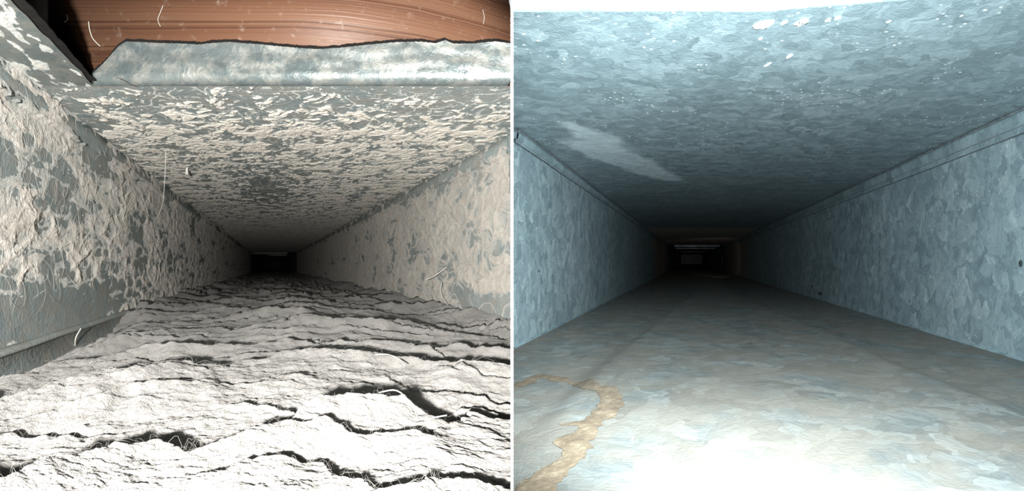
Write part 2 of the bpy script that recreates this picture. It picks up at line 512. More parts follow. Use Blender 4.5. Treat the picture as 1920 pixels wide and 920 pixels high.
# corner seams of the left duct
zz = inv_space(0.17, 5.5, 70)
extrude_profile('trim_1', [(-LA - 0.001, 0.1235), (-LA + 0.0035, 0.1235), (-LA + 0.0040, 0.1120), (-LA + 0.0022, 0.1105), (-LA + 0.0018, 0.1080), (-LA - 0.001, 0.1080)], zz, PL, M_metal_dirty, wob=0.0008, seed=2)
extrude_profile('trim_2', [(LB + 0.001, 0.1235), (LB - 0.0035, 0.1235), (LB - 0.0040, 0.1130), (LB - 0.0022, 0.1110), (LB - 0.0018, 0.1085), (LB + 0.001, 0.1085)], inv_space(NOSE, 5.5, 60), PL, M_metal_dirty, wob=0.0006, seed=3)
extrude_profile('trim_3', [(-LA - 0.001, -0.0490), (-LA + 0.0040, -0.0500), (-LA + 0.0060, -0.0515), (-LA + 0.0055, -0.0530), (-LA + 0.0035, -0.0530), (-LA + 0.0080, -0.0700), (-LA + 0.0080, LFLOOR), (-LA - 0.001, LFLOOR)], inv_space(0.17, 2.5, 60), PL, M_metal_dirty, wob=0.0006, seed=4)

# ------------------------------------------------------------------ structure: right duct
CREASE_L = np.array([(1060, 735), (1110, 690), (1200, 625), (1290, 553)], float)
def px_floor_r(x, y, floor=RFLOOR):
    z = -floor * F / (y - 489.0)
    return (x - 1292.0) / F * z, z
def px_ceil_r(x, y):
    z = CEIL * F / (489.0 - y)
    return (x - 1292.0) / F * z, z
CREASE_R = [(1915, 770), (1700, 688), (1550, 622), (1400, 560)]
def floor_h(u, z):
    uL = np.interp(z, [px_floor_r(*c)[1] for c in CREASE_L], [px_floor_r(*c)[0] for c in CREASE_L])
    uR = np.interp(z, [px_floor_r(*c)[1] for c in CREASE_R], [px_floor_r(*c)[0] for c in CREASE_R])
    dip = np.minimum(sstep(-0.002, 0.016, u - uL), sstep(-0.002, 0.016, uR - u))
    return RFLOOR + 0.0042 * dip * sstep(0.20, 0.30, z) + 0.0003 * fbm(u * 20, z * 8, 6, 2)
zs = inv_space(0.13, ZR_END, 220)
u = span(uloR(zs), uhiR(zs), 120); z2 = zs[:, None] + 0 * u
# two folded stiffening creases run down the bottom sheet; the middle lies lower
hv = floor_h(u, z2)
tag(grid('floor.001', PR(u, hv, z2), uvz(u, hv, z2), M_floor_r), kind='structure')

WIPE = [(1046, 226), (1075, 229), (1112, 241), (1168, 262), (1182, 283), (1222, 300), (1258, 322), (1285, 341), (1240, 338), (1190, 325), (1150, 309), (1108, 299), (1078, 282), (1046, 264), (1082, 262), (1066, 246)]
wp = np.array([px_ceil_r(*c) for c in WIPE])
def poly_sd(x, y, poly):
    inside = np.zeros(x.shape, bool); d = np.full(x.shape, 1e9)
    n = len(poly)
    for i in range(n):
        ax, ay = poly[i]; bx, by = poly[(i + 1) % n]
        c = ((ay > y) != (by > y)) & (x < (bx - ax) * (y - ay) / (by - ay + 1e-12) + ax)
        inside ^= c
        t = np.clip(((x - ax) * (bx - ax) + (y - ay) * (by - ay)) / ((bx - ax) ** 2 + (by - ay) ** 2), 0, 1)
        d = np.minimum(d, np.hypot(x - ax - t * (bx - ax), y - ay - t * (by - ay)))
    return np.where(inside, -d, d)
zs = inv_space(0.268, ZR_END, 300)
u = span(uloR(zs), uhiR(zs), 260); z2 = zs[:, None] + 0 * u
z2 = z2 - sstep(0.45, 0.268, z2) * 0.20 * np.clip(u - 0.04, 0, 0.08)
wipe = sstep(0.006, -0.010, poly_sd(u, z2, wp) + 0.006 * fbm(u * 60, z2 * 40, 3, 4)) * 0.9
hv = CEIL + 0.0007 * fbm(u * 12, z2 * 7, 21, 3)
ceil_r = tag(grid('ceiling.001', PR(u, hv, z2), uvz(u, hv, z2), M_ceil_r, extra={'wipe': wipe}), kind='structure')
u0 = u[0]; z0 = z2[0]; v0 = hv[0]
rows = [(u0, v0 + 0.005 * (1 - np.cos(a)), z0 - 0.005 * np.sin(a)) for a in np.linspace(0, math.pi / 2, 8)]
rows += [(u0, v0 + 0.005 + 0.03 * t, z0 - 0.005) for t in (0.5, 1.0)]
Q = np.stack([np.stack(r, -1) for r in rows])
grid('collar_flange', PR(Q[..., 0], Q[..., 1], Q[..., 2]), Q, M_seam_r, parent=ceil_r)

zs = inv_space(NOSE, ZR_END, 60)
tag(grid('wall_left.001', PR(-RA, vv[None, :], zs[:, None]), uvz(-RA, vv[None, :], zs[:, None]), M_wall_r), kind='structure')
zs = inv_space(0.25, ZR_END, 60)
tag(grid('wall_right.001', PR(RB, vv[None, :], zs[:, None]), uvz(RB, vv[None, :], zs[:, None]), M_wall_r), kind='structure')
zz = inv_space(0.26, 6.0, 80)
t4 = extrude_profile('trim_4', [(RB + 0.001, 0.1225), (RB - 0.0050, 0.1225), (RB - 0.0058, 0.1210), (RB - 0.0050, 0.1120), (RB - 0.0026, 0.1112), (RB - 0.0030, 0.1060), (RB - 0.0018, 0.1050), (RB + 0.001, 0.1050)], zz, PR, M_seam_r, wob=0.0004, seed=5)
t5 = extrude_profile('trim_5', [(-RA - 0.001, 0.1225), (-RA + 0.0050, 0.1225), (-RA + 0.0058, 0.1210), (-RA + 0.0050, 0.1155), (-RA + 0.0026, 0.1147), (-RA + 0.0030, 0.1135), (-RA + 0.0018, 0.1125), (-RA - 0.001, 0.1125)], inv_space(NOSE, 6.0, 70), PR, M_seam_r, wob=0.0004, seed=6)
extrude_profile('trim_6', [(-RA - 0.001, RFLOOR + 0.0018), (-RA + 0.0016, RFLOOR + 0.0016), (-RA + 0.0018, RFLOOR - 0.001), (-RA - 0.001, RFLOOR - 0.001)], inv_space(NOSE, 3.0, 50), PR, M_seam_r, wob=0.0002, seed=7)
extrude_profile('trim_7', [(RB + 0.001, RFLOOR + 0.0018), (RB - 0.0014, RFLOOR + 0.0016), (RB - 0.0016, RFLOOR - 0.001), (RB + 0.001, RFLOOR - 0.001)], inv_space(0.26, 3.0, 50), PR, M_seam_r, wob=0.0002, seed=8)

for v0_, v1_, d0_ in ((0.1118, 0.1108, 0.0032), (0.1058, 0.1050, 0.0024)):  # thin dark strips paint in the shade of the seam recesses
    extrude_profile('seam_shade_line', [(RB, v0_), (RB - d0_, v0_), (RB - d0_, v1_), (RB, v1_)], zz, PR, M_seam_shade, parent=t4, wob=0.0004, seed=5)
extrude_profile('seam_shade_line', [(RB, 0.1246), (RB - 0.0056, 0.1246), (RB - 0.0056, 0.1228), (RB, 0.1222)], zz, PR, M_seam_shade, parent=t4, wob=0.0004, seed=5)
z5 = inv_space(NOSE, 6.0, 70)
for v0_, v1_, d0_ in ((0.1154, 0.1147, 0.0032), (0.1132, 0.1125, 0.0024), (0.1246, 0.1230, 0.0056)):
    extrude_profile('seam_shade_line', [(-RA, v0_), (-RA + d0_, v0_), (-RA + d0_, v1_), (-RA, v1_)], z5, PR, M_seam_shade, parent=t5, wob=0.0004, seed=6)

# ------------------------------------------------------------------ added splitter sheet keeps the branches' lamplight apart; pale front edge stands for a border
D0, TH = 0.030, 0.000150
v3 = np.array([(-TH / 2, D0, -0.09), (TH / 2, D0, -0.09), (TH / 2, D0, 0.19), (-TH / 2, D0, 0.19),
               (-TH / 2, NOSE, -0.09), (TH / 2, NOSE, -0.09), (TH / 2, NOSE, 0.19), (-TH / 2, NOSE, 0.19)])
spl = raw_mesh('divider_sheet', v3, [(3, 7, 4, 0), (1, 5, 6, 2), (2, 6, 7, 3), (0, 4, 5, 1)], M_metal_dirty, attrs={'duct': v3[:, [0, 2, 1]]})
tag(spl, kind='structure')
raw_mesh('front_edge', v3[:4] + np.array([0, -0.0001, 0]), [(0, 1, 2, 3)], M_edge, parent=spl)

# ------------------------------------------------------------------ dust and lint of the left duct
MM = 0.001
def lint_h(u, z):
    """height of the lint carpet above LINT"""
    U = u * 100; Z = z * 100
    zc = Z + 0.032 * (U - 3.0) ** 2 * sstep(1.2, 0.3, z)
    ph = (zc - 18.0) / 10.0 + 0.30 * perlin(U / 9, Z / 15, 41) + 0.24 * perlin(U / 3.6, Z / 8, 42) + 0.09 * perlin(U / 1.3, Z / 3, 43) + 0.03 * perlin(U / 0.5, Z / 0.9, 44)
    k = np.floor(ph); fr = ph - k
    amp = 0.45 + 0.75 * np.clip(0.5 + perlin(U / 7, k * 7.31 + 0.5, 45) * 1.1, 0, 1)
    amp2 = 0.45 + 0.75 * np.clip(0.5 + perlin(U / 7, (k - 1) * 7.31 + 0.5, 45) * 1.1, 0, 1)
    h = 10.5 * amp * fr ** 1.5 * sstep(1.0, 0.96, fr) + 6 * np.exp(-((U - 3) / 7) ** 2)
    h = h - 9 * amp2 * np.exp(-(fr / 0.07) ** 2) - 4 * amp * np.exp(-((1 - fr) / 0.03) ** 2)
    ph2 = zc / 3.4 + 0.7 * perlin(U / 6, Z / 6, 51) + 0.3 * perlin(U / 2.2, Z / 3, 52) + 0.10 * perlin(U / 0.7, Z / 0.9, 53)
    f2 = ph2 - np.floor(ph2)
    g = np.clip(perlin(U / 6, Z / 6, 54) * 1.4 + 0.5, 0, 1)
    h = h + g * (3.4 * f2 ** 1.4 * sstep(1.0, 0.93, f2) - 3.5 * np.exp(-(f2 / 0.08) ** 2))
    h = h + 3.0 * fbm(U / 14, Z / 14, 61, 2) + 1.3 * fbm(U / 2.6, Z / 1.7, 62, 3) + 0.45 * fbm(U / 0.6, Z / 0.38, 63, 3) + 0.16 * fbm(U / 0.2, Z / 0.12, 64, 2)
    near = sstep(0.5, 0.18, z)
    h = h + near * (0.45 * fbm(U / 0.35, Z / 0.3, 65, 3)) - 10
    # it thins out at the left wall near the opening, and at the right wall runs up a little
    gap = sstep(0.045, 0.0, u + LA + 0.010 * perlin(Z / 9, U * 0 + 0.3, 66)) * sstep(0.62, 0.45, z)
    h = h - gap * (17 + 6 * fbm(U / 3, Z / 3, 67, 2))
    far = sstep(0.05, 0.0, u + LA) * sstep(0.45, 0.7, z) + sstep(0.05, 0.0, LB - u)
    h = h + 8 * far
    return h * MM

n, m = 640, 620
zs = inv_space(0.085, 5.2, n)
u = span(np.maximum(uloL(zs), -LA + 0.0008), uhiL(zs) - 0.0003, m); z2 = zs[:, None] + 0 * u
hv = LINT + lint_h(u, z2)
tag(grid('lint_carpet', PL(u, hv, z2), uvz(u, hv, z2), M_lint),
    'thick grey carpet of rippled lint covering the bottom of the left duct', 'lint', kind='stuff')

def ceil_dust(u, z):
    """thickness of the dust under the left ceiling, mm; negative where the metal is bare"""
    U = u * 100; Z = z * 100
    wu = U + 0.8 * perlin(U / 2, Z / 2, 71); wz = Z + 0.8 * perlin(U / 2 + 9, Z / 2, 72)
    c = 0.5 * fbm(wu / 2.8, wz / 3.0, 73, 5, 0.62) + 0.5 * fbm(wu / 0.8, wz / 1.1, 74, 4, 0.65)
    f1, f2 = worley(wu / 2.3, wz / 2.3, 75)
    web = sstep(0.10, 0.0, f2 - f1)
    web2 = sstep(0.86, 1.0, ridged(wu / 1.9, wz / 1.9, 76, 2))
    cover = -0.01 + 0.14 * sstep(0.40, 0.50, z) - 0.12 * sstep(0.45, 0.37, z) + 0.12 * sstep(1.1, 2.0, z)
    cover = cover - 0.30 * np.exp(-((U + 0.5) / 5) ** 2 - ((Z - 85) / 22) ** 2)
    cover = cover - 0.18 * sstep(0.016, 0.004, np.minimum(u + LA, LB - u))
    d = c + cover
    t = 1.5 * sstep(-0.02, 0.30, d) + np.where(d > -0.02, 0.8 * fbm(wu / 0.5, wz / 0.4, 77, 3), 0) * sstep(-0.02, 0.2, d)
    t = np.maximum(t, 0.55 * web * sstep(0.34, 0.37, z) * np.clip(0.6 + perlin(U / 3, Z / 3, 78), 0, 1))
    t = np.maximum(t, 0.5 * web2 + 0.25 * sstep(0.5, 0.9, ridged(wu / 0.9, wz / 0.9, 80, 3)))
    t = t + 0.25 * fbm(U / 0.12, Z / 0.12, 79, 2) * sstep(0, 0.6, t)
    return t - 0.24 + 0.22 * fbm(U / 0.6, Z / 0.8, 132, 4)

n, m = 560, 560
zs = inv_space(HOLE_Z + BEND + 0.001, 4.5, n)
u = span(np.full(n, -LA + 0.001), np.minimum(LB, -KXL * zs) - 0.001, m); z2 = zs[:, None] + 0 * u
t = ceil_dust(u, z2)
hv = CEIL - np.clip(0.75 * t, -0.3, 9) * MM
tag(grid('ceiling_dust', PL(u, hv, z2), uvz(u, hv, z2), M_dust_ceil, keep=t > 0, extra={'thick': t}),
    'beige dust clinging in flakes under the top sheet of the left duct', 'dust', kind='stuff')
# a little on the upstand and the side strip
zs = np.linspace(0.12, HOLE_Z + BEND, 160)
u = span(np.full(160, -LA + 0.001), np.full(160, HOLE_U - 0.001), 90); z2 = zs[:, None] + 0 * u
U = u * 100; Z = z2 * 100
t = 0.8 * sstep(0.70, 1.0, ridged(U / 2.4, Z / 5, 83, 3)) + 0.6 * sstep(-0.1, 0.6, fbm(U / 1.2, Z / 4, 84, 4)) - 0.22
hv = CEIL - np.clip(t, -0.3, 4) * MM
tag(grid('strip_dust', PL(u, hv, z2), uvz(u, hv, z2), M_dust_ceil, keep=t > 0, extra={'thick': t}),
    'thin pale dust smears on the metal strip left of the wood', 'dust', kind='stuff')

def wall_l_dust(v, z):
    V = v * 100; Z = z * 100
    Z = Z / 2.2
    wv = V + 0.35 * perlin(V / 1.6, Z / 1.6, 91); wz = Z + 0.35 * perlin(V / 1.6 + 7, Z / 1.6, 92)
    f1, f2 = worley(wv / 1.7, wz / 1.7, 93)
    g1, g2 = worley(wv / 0.8 + 4, wz / 0.8, 94)
    nw = np.clip(0.62 + 1.3 * perlin(V / 5, Z / 4, 140) + 0.9 * sstep(0.02, -0.03, v), 0.1, 1)
    net = sstep(0.42, 0.0, f2 - f1) * nw; net2 = sstep(0.30, 0.0, g2 - g1) * nw
    c = fbm(wv / 4.5, wz / 5.5, 95, 4, 0.55) + 0.35 * fbm(wv / 1.1, wz / 1.3, 96, 4, 0.6)
    low = sstep(-0.005, -0.032, v + 0.012 * perlin(Z / 6, V / 6, 97)) * sstep(0.62, 0.48, z)
    mid = np.exp(-((V - 4.7) / 1.9) ** 2 - ((Z - 19.3) / 1.5) ** 2)
    cover = 0.27 - 1.15 * low - 0.85 * mid - 0.25 * sstep(0.100, 0.113, v) + 0.15 * sstep(0.9, 1.4, z)
    d = c + cover
    t = 1.7 * sstep(-0.1, 0.45, d) * (0.42 + 0.55 * net + 0.20 * net2 + 0.5 * np.clip(fbm(wv / 0.9, wz / 0.9, 141, 4, 0.6), 0, 1)) + 0.9 * net * sstep(-0.55, 0.1, d) + 0.45 * net2 * sstep(-0.5, 0.1, d)
    t = t + sstep(0.0, 0.4, d) * (1.3 * fbm(wv / 2.0, wz / 2.0, 98, 4, 0.55) + 0.35 * fbm(V / 0.3, Z / 0.2, 99, 3))
    t = t + 0.15 * fbm(V / 0.13, Z / 0.13, 100, 2) * sstep(0.1, 0.8, t)
    p1, p2 = worley(wv / 1.75, wz / 1.5, 142)
    pw = np.clip(0.25 + 1.1 * perlin(V / 3.5, Z / 4, 143) + 0.8 * np.exp(-((V + 0.5) / 3.0) ** 2), 0, 1)
    t = t * (1 - 0.92 * sstep(0.50, 0.22, p1) * pw)
    t = np.maximum(t, 0.9 * sstep(0.90, 1.0, ridged(wv / 3.2, wz / 3.2, 101, 2)) * (1 - mid) * (1 - 0.7 * low))
    return t - 0.22 + 0.25 * fbm(V / 0.5, Z / 0.5, 130, 3)

n, m = 620, 420
zs = inv_space(0.22, 4.5, n)
v = np.linspace(-0.049, 0.1245, m)[None, :] + 0 * zs[:, None]; z2 = zs[:, None] + 0 * v
t = wall_l_dust(v, z2)
hu = -LA + np.clip(0.6 * t, -0.3, 9) * MM + np.where(v > 0.106, 0.0035, 0)
tag(grid('wall_dust', PL(hu, v, z2), uvz(hu, v, z2), M_dust_wall, keep=t > 0, extra={'thick': t}),
    'crusty beige dust in net-like ridges on the far left wall of the left duct', 'dust', kind='stuff')

def wall_r_dust(v, z):
    V = v * 100; Z = z * 100
    Z = Z / 1.6
    wv = V + 0.9 * perlin(V / 2.2, Z / 2.2, 111); wz = Z + 0.9 * perlin(V / 2.2 + 7, Z / 2.2, 112)
    f1, f2 = worley(wv / 1.5, wz / 1.6, 113)
    net = sstep(0.25, 0.0, f2 - f1)
    c = fbm(wv / 4, wz / 5, 115, 4, 0.55) + 0.4 * fbm(wv / 1.0, wz / 1.2, 116, 4, 0.6)
    low = sstep(-0.012, -0.034, v + 0.014 * perlin(Z / 7, V / 6, 117)) * sstep(0.72, 0.56, z)
    cover = 0.36 - 1.35 * low - 0.5 * sstep(0.102, 0.112, v) + 0.2 * sstep(0.9, 1.4, z)
    d = c + cover
    t = 1.2 * sstep(-0.1, 0.45, d) * (0.75 + 0.4 * net) + 0.7 * net * sstep(-0.5, 0.1, d)
    t = t + sstep(0.0, 0.4, d) * (0.7 * fbm(wv / 1.4, wz / 1.2, 118, 3) + 0.25 * fbm(V / 0.35, Z / 0.35, 119, 3))
    t = np.maximum(t, 0.9 * sstep(0.92, 1.0, ridged(wv / 4.0, wz / 4.0, 120, 1)))
    return t - 0.20 + 0.2 * fbm(V / 0.5, Z / 0.5, 131, 3)
n, m = 360, 300
zs = inv_space(NOSE + 0.001, 4.5, n)
v = np.linspace(-0.055, 0.1245, m)[None, :] + 0 * zs[:, None]; z2 = zs[:, None] + 0 * v
t = wall_r_dust(v, z2)
hu = LB - np.clip(t, -0.3, 9) * MM - np.where(v > 0.106, 0.0032, 0)
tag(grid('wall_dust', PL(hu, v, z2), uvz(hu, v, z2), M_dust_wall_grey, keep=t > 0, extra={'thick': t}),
    'matted grey-beige dust on the inner right wall of the left duct', 'dust', kind='stuff')

# loose fibres, too many to count
rng = np.random.default_rng(7)
def fibre_paths(N, K, u0, z0, length, bend, lift):
    th = rng.uniform(0, 2 * math.pi, N); cur = rng.normal(0, bend, N); dc = rng.normal(0, bend, N)
    s = np.linspace(0, 1, K)[None, :]
    ang = th[:, None] + cur[:, None] * s * 3 + dc[:, None] * np.sin(s * 5)
    L = length[:, None] / K
    du = np.cumsum(np.cos(ang) * L, 1); dz = np.cumsum(np.sin(ang) * L, 1)
    return u0[:, None] + du, z0[:, None] + dz, lift[:, None] * np.sin(s * math.pi)
N = 2200
z0 = 1 / rng.uniform(1 / 0.95, 1 / 0.10, N); u0 = rng.uniform(-1, 1, N)
lo = np.maximum(-LA + 0.02, -0.55 * z0); hi = np.minimum(LB - 0.01, -KXL * z0 - 0.012)
u0 = lo + (hi - lo) * (u0 + 1) / 2
pu, pz, pl = fibre_paths(N, 9, u0, z0, rng.uniform(0.02, 0.09, N) * np.clip(z0, 0.12, 0.5), 0.7, rng.uniform(0.0, 0.003, N))
pu = np.maximum(np.minimum(pu, np.minimum(LB - 0.002, -KXL * pz - 0.002)), -LA + 0.003)
P = PL(pu, LINT + lint_h(pu, pz) + 0.0003 + pl, pz)
tag(tubes('lint_fibres', P, rng.uniform(0.00010, 0.00026, N) * np.clip(z0, 0.1, 0.5), (0, 0, 1), M_lint_fibre),
    'loose pale hairs and fibres strewn over the lint of the left duct', 'fibre', kind='stuff')
N = 500
z0 = 1 / rng.uniform(1 / 1.2, 1 / 0.38, N)
u0 = rng.uniform(-LA + 0.01, np.minimum(LB, -KXL * z0) - 0.01)
pu, pz, pl = fibre_paths(N, 9, u0, z0, rng.uniform(0.01, 0.045, N), 0.8, rng.uniform(0.0, 0.003, N))
pu = np.minimum(pu, np.minimum(LB - 0.002, -KXL * pz - 0.002)); pz = np.maximum(pz, HOLE_Z + BEND)
P = PL(pu, CEIL - np.maximum(ceil_dust(pu, pz), 0) * MM - 0.0002 - pl, pz)
tag(tubes('ceiling_fibres', P, rng.uniform(0.00006, 0.00014, N) * np.clip(z0, 0.2, 0.8), (0, 0, 1), M_fibre),
    'pale threads stuck among the dust under the top of the left duct', 'fibre', kind='stuff')
N = 420
z0 = 1 / rng.uniform(1 / 1.2, 1 / 0.30, N); v0 = rng.uniform(-0.045, 0.115, N)
pv, pz, pl = fibre_paths(N, 9, v0, z0, rng.uniform(0.01, 0.045, N), 0.8, rng.uniform(0.0, 0.003, N))
ok = (v0 > -0.012) | (z0 > 0.62); pv = pv[ok]; pz = pz[ok]; pl = pl[ok]; N = len(pv); z0 = z0[ok]
pv = np.clip(pv, -0.048, 0.12)
P = PL(-LA + 0.6 * np.maximum(wall_l_dust(pv, pz), 0) * MM + 0.0003 + pl + np.where(pv > 0.104, 0.004, 0), pv, pz)
tag(tubes('wall_fibres', P, rng.uniform(0.00010, 0.00024, N) * np.clip(z0, 0.2, 0.8), (1, 0, 0), M_fibre),
    'pale threads woven over the dust of the far left wall', 'fibre', kind='stuff')
N = 260
z0 = 1 / rng.uniform(1 / 1.4, 1 / 0.53, N); v0 = rng.uniform(-0.045, 0.115, N)
pv, pz, pl = fibre_paths(N, 9, v0, z0, rng.uniform(0.01, 0.05, N), 0.8, rng.uniform(0.0, 0.003, N))
pv = np.clip(pv, -0.048, 0.12); pz = np.maximum(pz, NOSE + 0.004)
P = PL(LB - np.maximum(wall_r_dust(pv, pz), 0) * MM - 0.0003 - pl - np.where(pv > 0.104, 0.004, 0), pv, pz)
tag(tubes('wall_fibres', P, rng.uniform(0.00010, 0.00024, N) * np.clip(z0, 0.2, 0.8), (1, 0, 0), M_fibre),
    'pale threads on the inner right wall of the left duct', 'fibre', kind='stuff')

# ------------------------------------------------------------------ things of the left duct
ZB = 0.370
nx, nz = 90, 30
xs = np.linspace(-0.338, -0.0005, nx); zz = np.linspace(0.120, 0.215, nz)
wb = box('wood_board', (-0.3215, ZB, 0.1262), (-0.0005, ZB + 0.04, 0.225), M_wood)
tag(wb, 'old brown pine board with curved grain above the ragged metal edge', 'board')
pb = box('pale_block', (-0.3370, ZB - 0.002, 0.156), (-0.3225, ZB + 0.03, 0.225), M_pale)
tag(pb, 'small pale grey block at the left end of the brown board', 'block')

def smooth_path(pts, K=28):
    pts = np.array(pts, float); n = len(pts)
    out = []
    ts = np.linspace(0, n - 1 - 1e-6, K)
    for t in ts:
        i = int(t); f = t - i
        p0 = pts[max(i - 1, 0)]; p1 = pts[i]; p2 = pts[min(i + 1, n - 1)]; p3 = pts[min(i + 2, n - 1)]
        out.append(0.5 * (2 * p1 + (p2 - p0) * f + (2 * p0 - 5 * p1 + 4 * p2 - p3) * f ** 2 + (3 * p1 - p0 - 3 * p2 + p3) * f ** 3))
    return np.array(out)
def at(x, y, depth):                                       # a measured point of the photograph at its depth ahead
    return ((x - 960) / F * depth, depth, (495 - y) / F * depth)
def strand(name, pts, rad, mat, label, group=None, cat='hair'):
    o = tubes(name, smooth_path(pts)[None], np.array([rad]), (0, -1, 0.2), mat, sides=5)
    tag(o, label, cat, group)
    return o
def on_wl(x, y):                                           # on the left wall of the left duct, a little proud
    z = LA * F / (506 - x) * 0.975
    return at(x, y, z)
def on_cl(x, y, k=0.985):
    return at(x, y, CEIL * F / (500 - y) * k)
def on_fl(x, y, k=0.93):
    return at(x, y, -LINT * F / (y - 500) * k)
strand('hair', [at(311, 282, 0.545), at(310, 315, 0.55), at(308, 350, 0.56), at(304, 385, 0.575), at(292, 412, 0.60)], 0.00025, M_hair_white, 'long white hair hanging from the dusty top corner of the left duct')
strand('hair', [at(219, 146, 0.352), at(230, 149, 0.352), at(240, 156, 0.354), at(252, 160, 0.356)], 0.00022, M_hair_dark, 'short dark hair lying on the left end of the shiny rolled edge')
strand('hair', [at(166, 40, ZB - 0.001), at(168, 55, ZB - 0.001), at(174, 72, ZB - 0.001), at(188, 87, ZB - 0.001)], 0.0003, M_fibre, 'curved grey thread on the left part of the brown board', cat='thread')
strand('hair', [at(125, 28, ZB - 0.001), at(127, 36, ZB - 0.001), at(120, 42, ZB - 0.001)], 0.0003, M_fibre, 'tiny hooked thread at the left end of the brown board', cat='thread')
strand('hair', [at(306, 10, ZB - 0.001), at(300, 25, ZB - 0.001), at(296, 37, ZB - 0.001), at(301, 50, ZB - 0.001)], 0.0002, M_fibre, 'thin wavy thread on the brown board above the flat ragged edge', cat='thread')
strand('hair', [at(905, 18, ZB - 0.001), at(908, 32, ZB - 0.001), at(906, 45, ZB - 0.001)], 0.0002, M_fibre, 'thin upright thread at the right end of the brown board', cat='thread')
strand('hair', [on_fl(700, 665), on_fl(725, 664), on_fl(748, 672), on_fl(760, 685)], 0.0003, M_hair_white, 'white thread arched over the lint at the middle of the left duct', cat='thread')
strand('hair', [on_fl(843, 617), on_fl(852, 612), on_fl(854, 622), on_fl(852, 634)], 0.00035, M_fibre, 'small looped thread standing in the lint near the right wall', cat='thread')
strand('hair', [on_fl(690, 742, 0.9), on_fl(740, 731, 0.9), on_fl(770, 755, 0.9), on_fl(785, 788, 0.9)], 0.00025, M_hair_white, 'bright white hair bent over the dark crack in front', cat='hair')
strand('hair', [on_fl(798, 790, 0.9), on_fl(812, 783, 0.9), on_fl(838, 778, 0.9)], 0.0002, M_hair_white, 'short white hair right of the dark crack in front', cat='hair')
zc = 0.2275 * F / (840 - 506) * 0.985
strand('hair', [at(838, 500, zc), at(815, 517, zc * 1.01), at(798, 524, zc * 1.02)], 0.0008, M_fibre, 'thick fuzzy strand slanting down the inner right wall of the left duct', cat='thread')
strand('hair', [at(835, 525, zc), at(873, 538, zc * 0.95), at(915, 566, zc * 0.87)], 0.0006, M_fibre, 'long fuzzy strand sloping to the right over bare metal on the inner wall', cat='thread')
strand('hair', [at(828, 528, zc), at(827, 550, zc), at(840, 572, zc * 0.98)], 0.0004, M_fibre, 'curved fuzzy strand hanging down the inner wall to the lint', cat='thread')
strand('hair', [at(141, 648, 0.43), at(142, 633, 0.425), at(152, 615, 0.43)], 0.0005, M_fibre, 'pale thread bridging the bare seam at the foot of the left wall', cat='thread')
# a pale chip under the ceiling
zc = CEIL * F / (500 - 318) * 0.975
c0 = np.array(at(349, 318, zc))
v3 = c0 + np.array([(-0.0012, 0, -0.007), (0.0018, 0.001, -0.005), (0.0010, 0.001, 0.008), (0.0002, 0, 0.009), (-0.0010, 0.0012, -0.007), (0.0016, 0.0022, -0.005), (0.0010, 0.0022, 0.008), (0.0002, 0.0012, 0.009)])
tag(raw_mesh('paint_chip', v3, [(0, 1, 2, 3), (4, 7, 6, 5), (0, 4, 5, 1), (1, 5, 6, 2), (2, 6, 7, 3), (3, 7, 4, 0)], M_hair_white), 'narrow white chip hanging from the dusty top of the left duct', 'chip')

# the end of the left duct: a plate with two faint hanging edges before it
zs_ = ZL_END
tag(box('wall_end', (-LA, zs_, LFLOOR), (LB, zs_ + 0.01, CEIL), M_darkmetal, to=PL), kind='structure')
b1 = box('cross_bar', (-0.155, 4.55, 0.108), (0.150, 4.56, 0.124), M_metal_dirty, to=PL)
tag(b1, 'faint upper cross bar at the dark end of the left duct', 'bar')
b2 = box('cross_bar', (-0.02, 5.30, 0.108), (0.165, 5.31, 0.122), M_metal_dirty, to=PL)
tag(b2, 'faint lower cross bar behind the first in the dark left duct', 'bar')

# ------------------------------------------------------------------ things of the right duct
def pathmask(x, y, pts):
    d = np.full(x.shape, 1e9)
    for (ax, ay, aw), (bx, by, bw) in zip(pts[:-1], pts[1:]):
        t = np.clip(((x - ax) * (bx - ax) + (y - ay) * (by - ay)) / ((bx - ax) ** 2 + (by - ay) ** 2), 0, 1)
        d = np.minimum(d, np.hypot(x - ax - t * (bx - ax), y - ay - t * (by - ay)) - (aw + (bw - aw) * t))
    return d
def floor_path(pts):
    out = []
    for x, y, w in pts:
        u, z = px_floor_r(x, y); out.append((u, z, 1.35 * w * z / F))
    return out
R1 = floor_path([(940, 728, 14), (975, 722, 10), (1012, 705, 9), (1055, 712, 10)])
R2 = floor_path([(1068, 716, 4), (1095, 722, 12), (1110, 738, 13), (1140, 742, 14), (1148, 770, 16), (1130, 792, 16), (1098, 804, 10), (1052, 806, 4)])
R3 = floor_path([(1115, 800, 12), (1095, 825, 16), (1065, 832, 20), (1085, 845, 17), (1066, 866, 16), (1030, 890, 20), (1010, 912, 28), (990, 940, 30)])
n = 300
zs = inv_space(0.165, 0.41, n); u = span(uloR(zs), np.full(n, -0.01), 260); z2 = zs[:, None] + 0 * u
d = np.minimum(np.minimum(pathmask(u, z2, R1), pathmask(u, z2, R2)), pathmask(u, z2, R3))
d = d + 0.0026 * fbm(u * 130, z2 * 110, 131, 4, 0.65)
t = sstep(0.0, -0.0022, d) * (0.5 + 0.5 * fbm(u * 350, z2 * 350, 132, 3)) + 0.1
hv = floor_h(u, z2) + 0.00025 + 0.00035 * np.clip(t, 0, 2)
tag(grid('rust_stain', PR(u, hv, z2), uvz(u, hv, z2), M_rust, keep=d < 0),
    'crusty brown rust stain winding over the bottom of the right duct', 'rust stain')

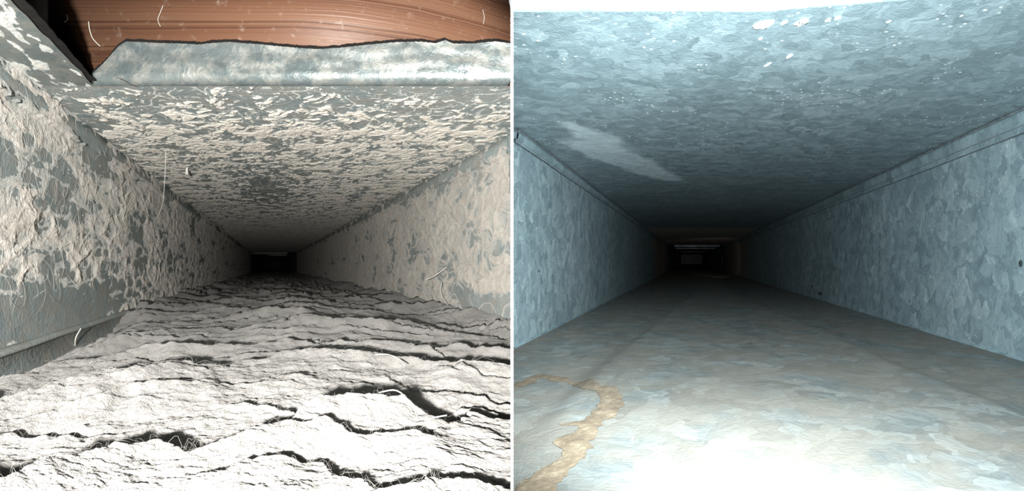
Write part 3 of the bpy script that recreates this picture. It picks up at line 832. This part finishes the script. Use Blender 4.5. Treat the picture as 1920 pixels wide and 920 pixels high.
def lump(name, loc, size, mat, label, cat, seed, group=None):
    import bmesh
    bm = bmesh.new(); bmesh.ops.create_icosphere(bm, subdivisions=3, radius=1.0)
    co = np.array([v.co[:] for v in bm.verts])
    f = np.array([[v.index for v in p.verts] for p in bm.faces]); bm.free()
    k = 1 + 0.35 * perlin(co[:, 0] * 1.6 + seed, co[:, 1] * 1.6 + co[:, 2] * 1.3, seed)
    o = raw_mesh(name, co * k[:, None] * np.array(size), f, mat, None, True)
    o.location = loc
    return tag(o, label, cat, group)
def on_rw(x, y):
    z = RB * F / (x - 1292.0); return tuple(PR(np.array(RB), np.array((489 - y) / F * z), np.array(z)))
z = RA * F / 282.0
lump('grit_speck', tuple(PR(np.array(-RA), np.array(-18.5 / F * z), np.array(z))), (0.0009, 0.0020, 0.0017), M_grit, 'small dark speck on the left wall of the right duct', 'speck', 3)
lump('grit_speck', on_rw(1540, 550), (0.0012, 0.012, 0.0032), M_grit, 'larger dark chip low on the right wall, near the floor', 'speck', 5)
lump('grit_speck', on_rw(1524, 536), (0.0010, 0.006, 0.0018), M_grit, 'smaller dark chip beside the larger one low on the right wall', 'speck', 6)
lump('grit_speck', on_rw(1915, 494), (0.0010, 0.0020, 0.0026), M_grit, 'dark speck on the right wall at the edge of the view', 'speck', 8)
DR = [(1432, 46, 22, 11, 'largest white drip under the ceiling, near the opening'), (1503, 42, 14, 9, 'oval white drip with two dark dots under the ceiling'),
      (1470, 42, 7, 5, 'small white drip between the two largest drips'), (1552, 37, 5, 4, 'small round white drip right of the dotted oval drip'),
      (1570, 34, 7, 4, 'small slanted white drip right of the round one'), (1480, 105, 6, 5, 'round white drip below the dotted oval drip'),
      (1439, 121, 5, 5, 'white drip lowest and leftmost in the cluster'), (1666, 40, 5, 3, 'lone faint drip towards the right wall'),
      (1426, 12 + 60, 4, 3, 'tiny white drip just below the largest drip')]
for i, (x, y, w, h, lab) in enumerate(DR):
    u_, z_ = px_ceil_r(x, y)
    zr = z_ * z_ * h / (CEIL * F)
    dp = lump('white_drip', tuple(PR(np.array(u_), np.array(CEIL - 0.0002), np.array(z_))), (0.75 * w * z_ / F, 0.8 * zr, 0.0003), M_drip, lab, 'drip', 20 + i, 'white drips on the ceiling')
    if i == 1:
        for k, (dx, dy) in enumerate(((0.0006, 0.0004), (-0.0016, -0.0008))):
            s_ = lump('dark_dot', (dx, dy, -0.0004), (0.0004, 0.0006, 0.0003), M_grit, None, None, 40 + k); s_.parent = dp

# far end of the right duct
def uv_bar(name, x0, x1, y0, y1, z, mat, label, group=None):
    o = box(name, ((x0 - 1292) / F * z, z, (489 - y1) / F * z), ((x1 - 1292) / F * z, z + 0.012, (489 - y0) / F * z), mat, to=PR)
    return tag(o, label, 'bar', group)
uv_bar('cross_bar', 1264, 1349, 459, 462.6, 4.15, M_bar, 'brightest and widest cross bar at the far end of the right duct')
uv_bar('cross_bar', 1267, 1341, 464.3, 466.6, 5.0, M_bar, 'second bright cross bar just below the widest one')
uv_bar('cross_bar', 1275, 1324, 471, 472.2, 6.2, M_bar, 'thin dim cross bar above the far grille')
fr = bpy.data.objects.new('trim_8', None); COL.objects.link(fr); tag(fr, kind='structure')
zf = 4.16
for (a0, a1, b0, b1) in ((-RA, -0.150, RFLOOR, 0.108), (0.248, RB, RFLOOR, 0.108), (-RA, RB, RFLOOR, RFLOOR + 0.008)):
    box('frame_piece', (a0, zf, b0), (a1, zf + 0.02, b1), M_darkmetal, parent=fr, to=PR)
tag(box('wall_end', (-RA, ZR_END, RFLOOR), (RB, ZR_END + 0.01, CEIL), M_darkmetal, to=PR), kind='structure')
gr = bpy.data.objects.new('end_grille', None); COL.objects.link(gr)
zg = ZR_END - 0.06
g0, g1, h0, h1 = (1277 - 1292) / F * zg, (1316 - 1292) / F * zg, (489 - 494.5) / F * zg, (489 - 477) / F * zg
gr.location = tuple(PR(np.array((g0 + g1) / 2), np.array(h0), np.array(zg)))
off = np.array(gr.location)
def PG(u, v, z): return PR(u, v, z) - off
tag(gr, 'small dim slatted grille closing the far end of the right duct', 'grille')
for (a0, a1, b0, b1) in ((g0, g0 + 0.012, h0, h1), (g1 - 0.012, g1, h0, h1), (g0, g1, h1 - 0.012, h1), (g0, g1, h0, h0 + 0.012)):
    box('grille_frame', (a0, zg, b0), (a1, zg + 0.012, b1), M_grille, parent=gr, to=PG)
for k in range(7):
    b = h0 + 0.012 + (h1 - h0 - 0.024) * (k + 0.5) / 7
    box('slat', (g0 + 0.012, zg + 0.002, b - 0.007), (g1 - 0.012, zg + 0.008, b + 0.006), M_grille, parent=gr, to=PG)
